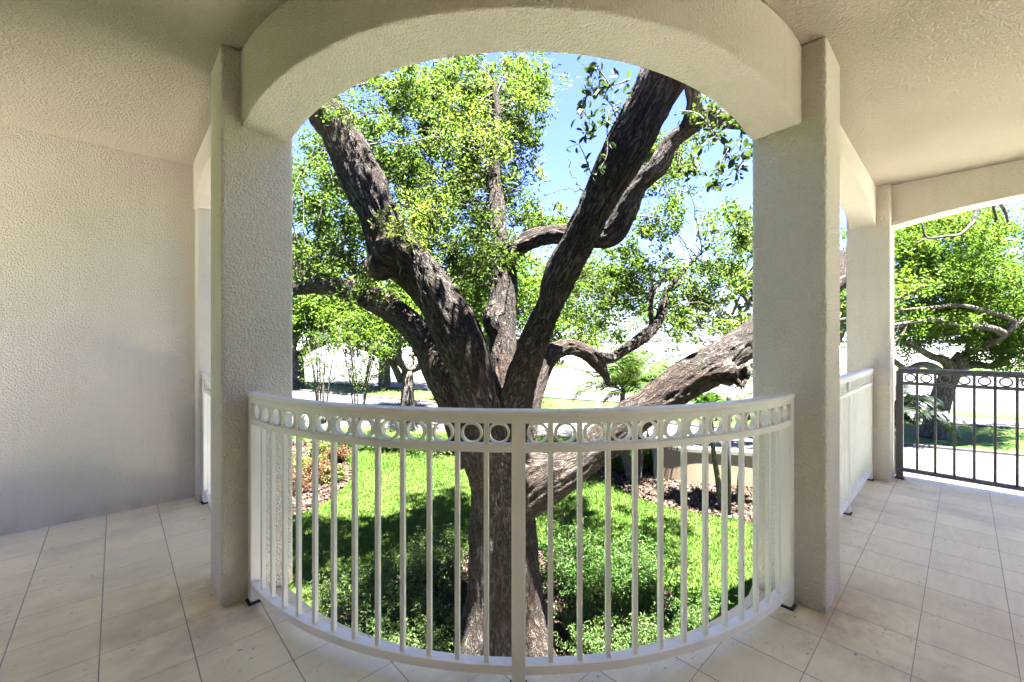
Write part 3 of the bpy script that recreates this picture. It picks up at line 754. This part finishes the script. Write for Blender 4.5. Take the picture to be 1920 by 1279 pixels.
# bare twigs against the sky and dead strands on the left limbs
for pts in [[(1128,375,4.4),(1095,360,4.4),(1060,355,4.4),(1020,368,4.4)],[(1095,360,4.4),(1075,330,4.4),(1060,290,4.4)],[(1110,365,4.4),(1100,320,4.4),(1085,300,4.4)],
 [(780,470,4.7),(800,520,4.8),(812,590,4.9),(800,650,5.0)],[(775,470,4.7),(790,540,4.75),(795,600,4.85)],[(745,400,4.7),(770,450,4.7),(785,560,4.8)],[(760,430,4.7),(745,480,4.7),(752,520,4.75)],[(938,770,5.1),(925,720,5.1),(912,690,5.15)]]:
    C=catmull([at(*p) for p in pts],6)-np.array(oak_loc); C[1:-1]+=rng.normal(0,.012,(len(C)-2,3)); tw.tube(C,np.linspace(.008,.003,len(C)),5)
tw_ob=tw.build('twigs',TWIG,oak)
with bpy.context.temp_override(active_object=trunk_ob,selected_editable_objects=[trunk_ob,tw_ob],selected_objects=[trunk_ob,tw_ob],object=trunk_ob):
    bpy.ops.object.join()

# ================================================================== OTHER TREES
def tube_bark(mb_pts, name, mat, parent, origin, seg=10):
    """list of (points, radii) -> one mesh carrying the bark coordinate"""
    VV=[];FF=[];BB=[]; o_=np.array(origin); off=0
    for P,rd in mb_pts:
        t_=MB(); t_.tube(P,rd,seg); b=len(VV); VV+=t_.v; FF+=[tuple(i+b for i in f) for f in t_.f]
        s=0
        for i in range(len(P)):
            if i: s+=float(np.linalg.norm(np.array(P[i])-np.array(P[i-1])))
            r=rd[i] if not np.isscalar(rd) else rd; r=max(r,.05)
            for k in range(seg): BB.append((r*math.cos(2*math.pi*k/seg),r*math.sin(2*math.pi*k/seg),s+off))
        off+=3.7
    me=bpy.data.meshes.new(name); me.from_pydata([tuple(np.array(v)-o_) for v in VV],[],FF); me.update()
    a=me.attributes.new('bark','FLOAT_VECTOR','POINT'); a.data.foreach_set('vector',np.array(BB,np.float32).ravel())
    me.polygons.foreach_set('use_smooth',np.ones(len(me.polygons),bool))
    return link(name,me,mat,parent)

def grow(base, height, rng, trunk_r, fork=.3, spread=.8, levels=3, kids=3, lean=(0,0)):
    """recursive branching: returns tubes and tip points"""
    tubes=[]; tips=[]
    def br(p,d,L,r,lev):
        n=5; P=[p]; dd=d
        for i in range(n):
            dd=unit((dd+rng.normal(0,.16,3)+np.array([0,0,.06]))[None])[0]; P.append(P[-1]+dd*L/n)
        C=catmull(P,2); tubes.append((C,np.linspace(r,r*.6,len(C))))
        if lev==0: tips.append(P[-1]); tips.append(P[-3]); return
        if lev<levels-0: tips.append(P[-1])
        for k in range(kids):
            a=rng.uniform(0,2*math.pi); e=unit((dd+spread*np.array([math.cos(a),math.sin(a),rng.uniform(-.1,.4)]))[None])[0]
            q=P[-1] if k<2 else P[3]
            br(q,e,L*rng.uniform(.62,.85),r*.58,lev-1)
    b=np.array(base,float); H=height*fork
    P=[b+np.array([0,0,-.1]),b+np.array([lean[0]*.3,lean[1]*.3,H*.4]),b+np.array([lean[0],lean[1],H])]
    C=catmull(P,5); tubes.append((C,np.linspace(trunk_r*1.25,trunk_r*.9,len(C))))
    for k in range(4):
        a=k*math.pi/2+rng.uniform(-.4,.4)
        d=unit(np.array([[math.cos(a)*spread,math.sin(a)*spread,.75]]))[0]
        br(P[-1],d,height*.30,trunk_r*.62,levels-1)
    return tubes,tips
def tree(name,label,base,height,trunk_r,seed,leafm,leaf,nleaf,rad,barkm=BARK_F,limit=None,group='oaks in the garden and along the road',extra=(),xtra_tubes=(),**kw):
    rg=np.random.default_rng(seed); root=empty(name,base); tag(root,label,'tree',group)
    tubes,tips=grow(base,height,rg,trunk_r,**kw)
    tube_bark(tubes+list(xtra_tubes),'trunk',barkm,root,base)
    if limit: tips=[t for t in tips if limit(t)]
    tips=list(tips)+list(extra)
    ps=clump_points(tips,[rad*rg.uniform(.7,1.3) for _ in tips],[int(nleaf*rg.uniform(.6,1.4)) for _ in tips],rg,7)
    leaves('crown',ps-np.array(base),leaf,leafm,root,rg)
    return root
def proj(t):
    d=float(t[0]*FW[0]+t[1]*FW[1]); r=float(t[0]*RT[0]+t[1]*RT[1])
    return 960+F*r/d, CY-F*(t[2]-EYE)/d, d
def lim(x0,x1,y0,y1):
    def f(t):
        x,y,d=proj(t); return d>7 and x0<x<x1 and y0<y<y1
    return f
def ell3(rg,L):
    out=[]
    for (cx,cy,rx,ry,d0,d1,n) in L:
        for _ in range(n):
            while True:
                a,b=rg.uniform(-1,1,2)
                if a*a+b*b<=1: break
            out.append(np.array(at(cx+a*rx,cy+b*ry,rg.uniform(d0,d1))))
    return out
rgx=np.random.default_rng(77)
sky_ok=lambda t:(lambda q: not(985<q[0]<1420 and q[1]<430) and q[1]>90 )(proj(t))
tree('oak_tree','distant oak on the road verge, leftmost beside the left column',gz(557,39),11.5,.62,21,LEAF_B,.36,160,1.5,spread=1.0,fork=.24,limit=sky_ok,extra=ell3(rgx,[(590,600,70,45,36,42,10),(590,480,80,80,36,44,14)]))
tree('oak_tree','distant oak on the road verge behind the crape myrtles',gz(721,38),11,.50,22,LEAF_B,.36,160,1.4,spread=1.0,fork=.26,limit=sky_ok,extra=ell3(rgx,[(720,600,70,40,35,41,10)]))
tree('oak_tree','forked pale oak in the middle distance just left of the big oak',gz(764,24.5),9.5,.36,23,LEAF_B,.24,200,1.0,spread=1.0,fork=.27,limit=lambda t:sky_ok(t) and proj(t)[1]<640,
     xtra_tubes=[(catmull([at(752,715,24.5),at(735,680,24),at(715,655,23.5),at(690,640,23)],4),np.linspace(.22,.1,13))])
tree('oak_tree','leafy oak behind the trunk of the big oak',gz(905,30),11,.4,24,LEAF_B,.28,120,1.2,spread=.8,fork=.3,limit=lambda t:sky_ok(t) and proj(t)[1]<650 and proj(t)[0]<1010,extra=ell3(rgx,[(900,560,60,70,24,32,16),(1010,540,60,80,22,30,18),(985,650,40,25,24,30,6)]))
t5=gz(1500,17); t5t=np.array(t5)+np.array([0,0,3.2])
tree('oak_tree','oak with thin curling branches behind the right column',t5,8.5,.32,25,LEAF_B,.14,125,.75,spread=1.1,fork=.4,
     limit=lambda t: (lambda q: q[0]>1420 and q[1]>420)(proj(t)),
     extra=ell3(rgx,[(1110,560,70,70,15,19,24),(1085,500,50,50,15,19,12),(1090,615,70,35,15,19,12),(1210,560,80,60,15,19,11),(1310,600,100,60,14,18,14),(1395,480,25,90,14,17,9),(1250,680,90,30,16,19,9),(1120,640,50,25,15,18,7),(1390,700,40,50,14,17,7),(1340,530,60,40,14,17,7),(1350,430,50,40,14,17,7),(1270,520,60,40,14,17,6),(1585,520,20,160,14,18,14)]),
     xtra_tubes=[(catmull([t5t,at(1500,560,16.5),at(1440,480,16),at(1410,510,15.5),at(1388,545,15.3),at(1345,570,15),at(1315,600,15)],5),np.linspace(.17,.03,31)),
                 (catmull([at(1388,545,15.3),at(1404,570,15.2),at(1390,590,15.1),at(1360,600,15)],5),np.linspace(.10,.03,16)),
                 (catmull([at(1315,600,15),at(1250,560,16),at(1180,545,16.5),at(1110,570,17)],5),np.linspace(.06,.025,16)),
                 (catmull([t5t,at(1500,640,16.5),at(1440,690,16),at(1380,700,15.6),at(1320,680,15.5),at(1250,690,16)],5),np.linspace(.14,.03,26)),
                 (catmull([t5t,at(1480,500,16),at(1420,440,15.5),at(1390,420,15.4)],5),np.linspace(.10,.03,16))])
# right-hand oak seen over the grey railing
b6=gz(1752,18.9)
root=empty('oak_tree',b6); tag(root,'spreading light green oak beyond the dark grey railing','tree','oaks in the garden and along the road')
T6=[([(1748,822,18.9),(1752,800,18.9),(1760,765,18.9),(1772,725,18.8),(1790,690,18.7),(1810,665,18.5)],.46,.30),
    ([(1778,712,18.8),(1752,690,18.2),(1728,684,17.5),(1700,692,17),(1670,672,16.5),(1640,640,16)],.18,.07),
    ([(1786,695,18.7),(1770,676,18.4),(1745,668,18),(1700,640,17)],.24,.1),
    ([(1796,690,18.6),(1830,684,18.3),(1862,686,18),(1910,660,17.5)],.2,.09),
    ([(1810,665,18.5),(1880,630,16.6),(1840,612,16.4),(1800,612,16.3),(1755,600,16.3),(1700,606,16.2),(1650,615,16.2)],.15,.06),
    ([(1700,606,16.2),(1690,630,16.2),(1670,645,16.2)],.06,.03),
    ([(1880,630,16.6),(1900,602,16.5),(1850,585,16.4),(1800,573,16.3),(1740,578,16.2),(1690,582,16.2)],.12,.05),
    ([(1880,630,16.6),(1960,560,17),(2000,480,17)],.13,.06),
    ([(1860,380,15),(1842,370,15),(1828,405,15),(1822,420,15),(1800,440,15),(1770,444,15),(1738,446,15),(1730,425,15),(1722,412,15)],.08,.022),
    ([(1802,438,15),(1806,455,15)],.03,.015),([(1738,446,15),(1715,458,15)],.03,.012),
    ([(1860,380,15),(1872,378,15),(1885,398,15),(1890,418,15)],.08,.035),([(1810,665,18.5),(1840,560,20),(1875,460,19),(1860,380,15)],.07,.04)]
tubes=[]
for L,r0,r1 in T6:
    C=catmull([at(*p) for p in L],5); tubes.append((C,np.linspace(r0,r1,len(C))))
tube_bark(tubes,'trunk',BARK_F,root,b6)
rg=np.random.default_rng(61)
tips=ell3(rg,[(1790,480,120,80,16.5,20,84),(1860,560,110,80,16.5,20,60),(1730,560,70,70,16.5,20,34),(1780,615,80,25,17,20,30),(1880,630,60,30,17,20,26),(1700,440,40,40,16.5,19,14),(1800,420,130,30,16.5,20,24),(1960,560,80,120,16.5,21,30),(1890,670,30,12,17,19,5),(1700,640,30,12,17,19,4)])
tips=[t for t in tips if not (1890<proj(t)[0]<1925 and 440<proj(t)[1]<500)]
ps=clump_points(tips,[.78*rg.uniform(.7,1.3) for _ in tips],[int(350*rg.uniform(.6,1.4)) for _ in tips],rg,7)
leaves('crown',ps-np.array(b6),.118,LEAF_B,root,rg)

# ------------------------------------------------------------------ crape myrtles
def myrtle(px,d,label,seed,h,wd,ns):
    rg=np.random.default_rng(seed); b=gz(px,d); root=empty('crape_myrtle',b); tag(root,label,'shrub','crape myrtles at the drive')
    tubes=[]; tips=[]
    for k in range(ns):
        a=rg.uniform(0,2*math.pi); q=rg.uniform(.35,1.0)*wd
        e=np.array(b)+np.array([math.cos(a)*q,math.sin(a)*q*.6,h*rg.uniform(.75,1.05)])
        s=np.array(b)+np.array([math.cos(a)*.18,math.sin(a)*.18,-.05]); m=(s+e)/2+np.array([-math.cos(a)*q*.12,0,h*.05])
        C=catmull([s,m,e],6); tubes.append((C,np.linspace(.045,.016,len(C))))
        for f in (.55,.7,.82,.92,1.0): tips.append(C[int(f*(len(C)-1))]+rg.normal(0,.22,3))
    tube_bark(tubes,'stems',BARK_F,root,b,6)
    ps=clump_points(tips,[.42]*len(tips),[42]*len(tips),rg,5); leaves('foliage',ps-np.array(b),.12,LEAF,root,rg)
myrtle(603,22,'airy crape myrtle with few upright stems nearest the left column',31,5.0,1.1,7)
myrtle(672,22.5,'airy crape myrtle with many fanned stems left of the forked oak',32,4.9,1.6,12)

# ------------------------------------------------------------------ shrubs
def bush(name,label,base,r,h,nl,leafm,ls,seed,group,cat='shrub',dense=26):
    rg=np.random.default_rng(seed); root=empty(name,base); tag(root,label,cat,group)
    b=np.zeros(3); tubes=[]; tips=[]
    for k in range(dense):
        a=rg.uniform(0,2*math.pi); q=math.sqrt(rg.random())*r; zt=h*math.sqrt(max(.05,1-(q/r)**2*.75))*rg.uniform(.55,1.05)
        e=np.array([math.cos(a)*q,math.sin(a)*q,zt]); m=np.array([math.cos(a)*q*.45,math.sin(a)*q*.45,zt*.5])+rg.normal(0,.04,3)
        C=catmull([np.array([math.cos(a)*.05,math.sin(a)*.05,-.02]),m,e],4); tubes.append((C,np.linspace(.009,.004,len(C))))
        tips.append(e); tips.append(C[-3]+rg.normal(0,.05,3)); tips.append(C[-5]+rg.normal(0,.06,3))
    mbx=MB()
    for C,rd in tubes: mbx.tube(C,rd,4)
    mbx.build('stems',TWIG,root)
    ps=clump_points(tips,[r*.26*rg.uniform(.7,1.3) for _ in tips],[max(3,int(nl/len(tips)*rg.uniform(.6,1.4))) for _ in tips],rg,5)
    ps[:,2]=np.maximum(ps[:,2],.03); leaves('foliage',ps,ls,leafm,root,rg,upb=.8)
    return root
GB='bushes around the oak base'
spec=[(690,1225,.62,.75,'olive bush at the foot of the railing, leftmost near one'),(800,1225,.6,.7,'low sparse bush just left of the oak base close to the slab'),
 (745,1135,.68,.72,'broad sparse bush left of the oak, in the middle of its row'),(850,1125,.55,.9,'upright sparse bush touching the left side of the oak trunk'),
 (660,1140,.5,.6,'small bush at the far left end of the bush row by the lawn'),(810,1070,.52,.62,'small pale bush behind the others left of the oak trunk'),
 (1070,1120,.66,1.15,'tall leafy green bush touching the right side of the oak trunk'),(1150,1130,.70,1.15,'dense green bush right of the oak, second from the trunk'),
 (1235,1165,.66,1.0,'dense green bush right of the oak, third from the trunk'),(1110,1230,.5,.62,'low dark bush close to the slab right of the oak'),
 (1205,1260,.55,.7,'dark green bush close to the slab below the right balusters'),(1300,1235,.5,.6,'loose bush at the right end of the bush row by the lawn')]
for i,(x,y,r,h,l) in enumerate(spec):
    g_=gd(x,y); bush('garden_bush',l,g_,r*1.15,h*1.03,8500 if i>5 else 5600,LEAF_S if i<6 else LEAF_G if i in(6,7,8) else LEAF_S,.042,100+i,GB,dense=30)
GL='shrubs of the left bed'
for i,(x,y,r,h,m,l) in enumerate([(575,895,.55,.8,LEAF_L,'lime green shrub in the left bed beside the column'),(602,905,.5,.7,LEAF_R,'copper brown shrub in the left bed nearest the lawn'),
 (632,868,.45,.6,LEAF_R,'small copper shrub farther back in the left bed'),(600,860,.5,.7,LEAF_L,'pale lime shrub behind the copper shrub in the left bed'),(556,925,.5,.6,LEAF_R,'copper brown shrub half hidden by the left column'),(622,905,.35,.5,LEAF_L,'small yellow green shrub at the edge of the left bed')]):
    bush('bed_shrub',l,gd(x,y),r,h,2200,m,.07,140+i,GL)
GH='low hedge plants behind the lawn'
for i,(x,y,l) in enumerate([(645,838,'dark low hedge plant at the left end of the row behind the lawn'),(690,840,'low hedge plant behind the lawn, second in the row'),(735,845,'low hedge plant behind the lawn, third in the row'),(780,850,'low hedge plant behind the lawn next to the big oak limb'),(835,852,'low hedge plant half hidden by the oak trunk')]):
    bush('hedge_plant',l,gd(x,y),.75,.62,2600,LEAF_G if i%2 else LEAF_S,.09,160+i,GH)
for i,(x,y,l) in enumerate([(1145,880,'bright green shrub left of the leaning palm trunk'),(1165,885,'small bright green shrub at the foot of the leaning palm'),(1212,884,'bright green shrub between the palm trunks and the beige wall'),(1232,878,'bright green shrub against the end of the beige wall')]):
    bush('palm_bed_shrub',l,gd(x,y),.55,.72,2400,LEAF_G,.085,180+i,'shrubs by the beige wall')

# strappy plants near the slab
def strappy(x,y,label,seed):
    rg=np.random.default_rng(seed); b=gd(x,y); root=empty('strappy_plant',b); tag(root,label,'plant','strappy plants below the railing')
    VV=[];FF=[]
    for k in range(9):
        a=rg.uniform(0,2*math.pi); L=rg.uniform(.3,.5); n=7; bb=len(VV)
        for i in range(n):
            t=i/(n-1); rr=L*t*.75; z=L*(t*.95-.75*t*t)+.02; w_=.016*(1-t**2)+.002
            cx,cy=math.cos(a)*rr,math.sin(a)*rr
            VV+= [(cx-math.sin(a)*w_,cy+math.cos(a)*w_,z+.006),(cx+math.sin(a)*w_,cy-math.cos(a)*w_,z+.006)]
            if i: FF.append((bb+2*i-2,bb+2*i-1,bb+2*i+1,bb+2*i))
    me=bpy.data.meshes.new('leaf_blades'); me.from_pydata(VV,[],FF); link('leaf_blades',me,LEAF_L,root)
strappy(1078,1260,'yellow green strappy plant right beside the oak roots',201)
strappy(1125,1268,'yellow green strappy plant below the third baluster right of the post',202)
strappy(1160,1262,'small strappy plant farthest from the oak roots',203)

# ------------------------------------------------------------------ palms
def frond(VV,FF,base,az,el,L,rg,droop=1.0,nl=40,ll=.42,lw=.028,mbst=None):
    base=np.array(base,float); d=np.array([math.cos(az)*math.cos(el),math.sin(az)*math.cos(el),math.sin(el)])
    P=[base]; v=d.copy(); n=14
    for i in range(n):
        v=unit((v+np.array([0,0,-.085*droop*(.4+i/n*1.6)]))[None])[0]; P.append(P[-1]+v*L/n)
    P=np.array(P)
    if mbst is not None: mbst.tube(P,np.linspace(.016,.004,len(P)),5)
    for k in range(nl):
        t=.12+.88*k/(nl-1); i=min(n-1,int(t*n)); f=t*n-i; p=P[i]*(1-f)+P[i+1]*f
        tg=unit((P[i+1]-P[i])[None])[0]; sd=unit(np.cross(tg,[0,0,1])[None])[0]; up=np.cross(sd,tg)
        l_=ll*math.sin(math.pi*min(1,.18+t*.8))*rg.uniform(.85,1.1)
        for sg in (-1,1):
            dr=unit((sd*sg*.85+tg*.55+up*.18+rg.normal(0,.08,3))[None])[0]
            q=p+dr*l_*.55; e=q+unit((dr+np.array([0,0,-.75*droop]))[None])[0]*l_*.45
            wv=tg*lw*.5; b=len(VV)
            VV.extend([tuple(p-wv*.6),tuple(p+wv*.6),tuple(q+wv),tuple(q-wv),tuple(e)])
            FF.append((b,b+1,b+2,b+3)); FF.append((b+3,b+2,b+4))
def palm(name,label,base,stems,fl,mat,barkm,seed,group='palms in the garden',nf=15,ll=.42,droop=1.0,lw=.045):
    rg=np.random.default_rng(seed); root=empty(name,base); tag(root,label,'palm',group); o_=np.array(base)
    tubes=[]
    for pts,r0,r1 in stems:
        C=catmull([np.array(p) for p in pts],6); tubes.append((C,np.linspace(r0,r1,len(C))))
    tube_bark(tubes,'trunk',barkm,root,base,10)
    for pts,r0,r1 in stems:
        VV=[];FF=[];ms=MB(); topp=np.array(pts[-1])-o_
        for k in range(nf):
            frond(VV,FF,topp+rg.normal(0,.02,3),k*2.399+rg.uniform(-.2,.2),rg.uniform(.35,1.25),fl*rg.uniform(.8,1.1),rg,droop,mbst=ms,ll=ll,lw=lw)
        ob=bpy.data.meshes.new('fronds'); ob.from_pydata(VV+[tuple(p) for p in ms.v],[],FF+[tuple(i+len(VV) for i in f) for f in ms.f]); ob.update()
        link('fronds',ob,mat,root)
b=gd(1184,904)
dd=proj(b)[2]
palm('leaning_palm','double trunked palm in the mulch bed under the low oak limb',b,[([at(1186,906,dd),at(1178,875,dd),at(1168,840,dd),at(1166,780,dd),at(1168,735,dd)],.16,.07),([at(1196,902,dd+.2),at(1200,860,dd+.2),at(1200,810,dd+.3),at(1212,740,dd+.3)],.12,.07)],1.9,LEAF_P,BARK_P,301,ll=.55,nf=17)
b=gd(1350,955); dd=proj(b)[2]
palm('young_palm','young palm with yellow green trunk in front of the beige wall',b,[([at(1352,958,dd),at(1346,900,dd),at(1338,850,dd),at(1334,790,dd)],.075,.05)],1.15,LEAF_G,BARK_G,302,nf=9,ll=.36)
b=gd(1384,950); dd=proj(b)[2]
palm('young_palm','thin young palm between the black post and the right column',b,[([at(1384,952,dd),at(1386,900,dd),at(1392,850,dd),at(1394,795,dd)],.05,.035)],1.05,LEAF_G,BARK_P,303,nf=9,ll=.34)
b=gz(1672,7.6)
palm('feather_palm','feathery palm with leaves darkened for shade arching just outside the dark grey railing',b,[([b,at(1674,900,7.6),at(1676,800,7.6)],.06,.045)],1.35,LEAF_Q,BARK_P,304,nf=10,ll=.36,droop=1.5,lw=.042)

# ------------------------------------------------------------------ garden wall, posts, far building
root=empty('garden_wall',gd(1320,905)); tag(root,'low curved beige garden wall with a pale cap','wall'); o_=np.array(root.location)
pts=[np.array(gd(x,y)) for x,y in [(1226,872),(1236,899),(1290,907),(1350,912),(1420,918),(1500,927),(1600,942)]]
C=catmull(pts[1:],8)-o_; fr=[]
for i in range(len(C)):
    t=C[min(i+1,len(C)-1)]-C[max(i-1,0)]; t=t[:2]/np.linalg.norm(t[:2]); fr.append((C[i][:2],(-t[1],t[0])))
mb=MB(); mb.sweep(fr,[(0,-.02),(.28,-.02),(.28,.95),(0,.95)]); mb.build('wall_body',BEIGE,root,.01)
mb=MB(); mb.sweep(fr,[(-.05,.951),(.33,.951),(.33,1.06),(.31,1.08),(-.03,1.08),(-.05,1.06)]); mb.build('wall_cap',CAPM,root,.008)
p0=C[0]; p1=pts[0]-o_; t=(p1-p0)[:2]; L=np.linalg.norm(t); t=t/L; nrm=(-t[1],t[0])
mb=MB(); mb.sweep([(p0[:2]+t*.0,nrm),(p0[:2]+t*2.6,nrm)],lambda i:[(-.16,-.02),(.16,-.02),(.16,.95+.12*i),(-.16,.95+.12*i)]); mb.build('end_wall',CAPM,root,.01)

b=gd(1367,973); dd=proj(b)[2]
root=empty('lamp_post',b); tag(root,'thin black metal post with a rounded tip standing in the mulch','post')
h=(973-742)*dd/F
mb=MB(); mb.tube([(0,0,-.05),(0,0,h-.18)],.045,16); mb.build('shaft',BLACKP,root)
mb=MB(); mb.tube([(0,0,h-.20),(0,0,h-.17),(0,0,h-.12),(0,0,h-.05),(0,0,h-.01),(0,0,h)],[.055,.06,.062,.058,.035,.008],16); mb.build('finial',BLACKP,root)
mb=MB(); mb.tube([(0,0,0),(0,0,.05),(0,0,.09)],[.085,.08,.05],16); mb.build('base_collar',BLACKP,root)
b=gd(1122,768); dd=proj(b)[2]
root=empty('road_sign_post',b); tag(root,'slim white post on the sunny verge left of the palm crown','post')
h=(768-728)*dd/F
mb=MB(); mb.box(-.09,-.04,-.03,.03,-.02,h); mb.box(.04,.09,-.03,.03,-.02,h); mb.build('uprights',SIGNW,root,.005)
mb=MB(); mb.box(-.04,.04,-.02,.02,h*.55,h-.02); mb.build('panel',SIGNW,root,.003)

# long pale building beyond the road
root=empty('far_building',gz(1100,96)); tag(root,'long low pale building beyond the road','building')
o_=np.array(root.location); ang=R_(-5)
root.rotation_euler=(0,0,ang)
mb=MB(); mb.box(-120,150,0,18,0,4.6); mb.build('wall',FARW,root)
mb=MB(); mb.box(-120.2,150.2,-.15,18.2,4.6,5.1); mb.build('roof',FARROOF,root)
for k in range(24):
    x=-110+k*10.6
    mb=MB(); mb.box(x,x+3.6,-.08,-.002,1.2,3.2); mb.build('window',FARWIN,root)
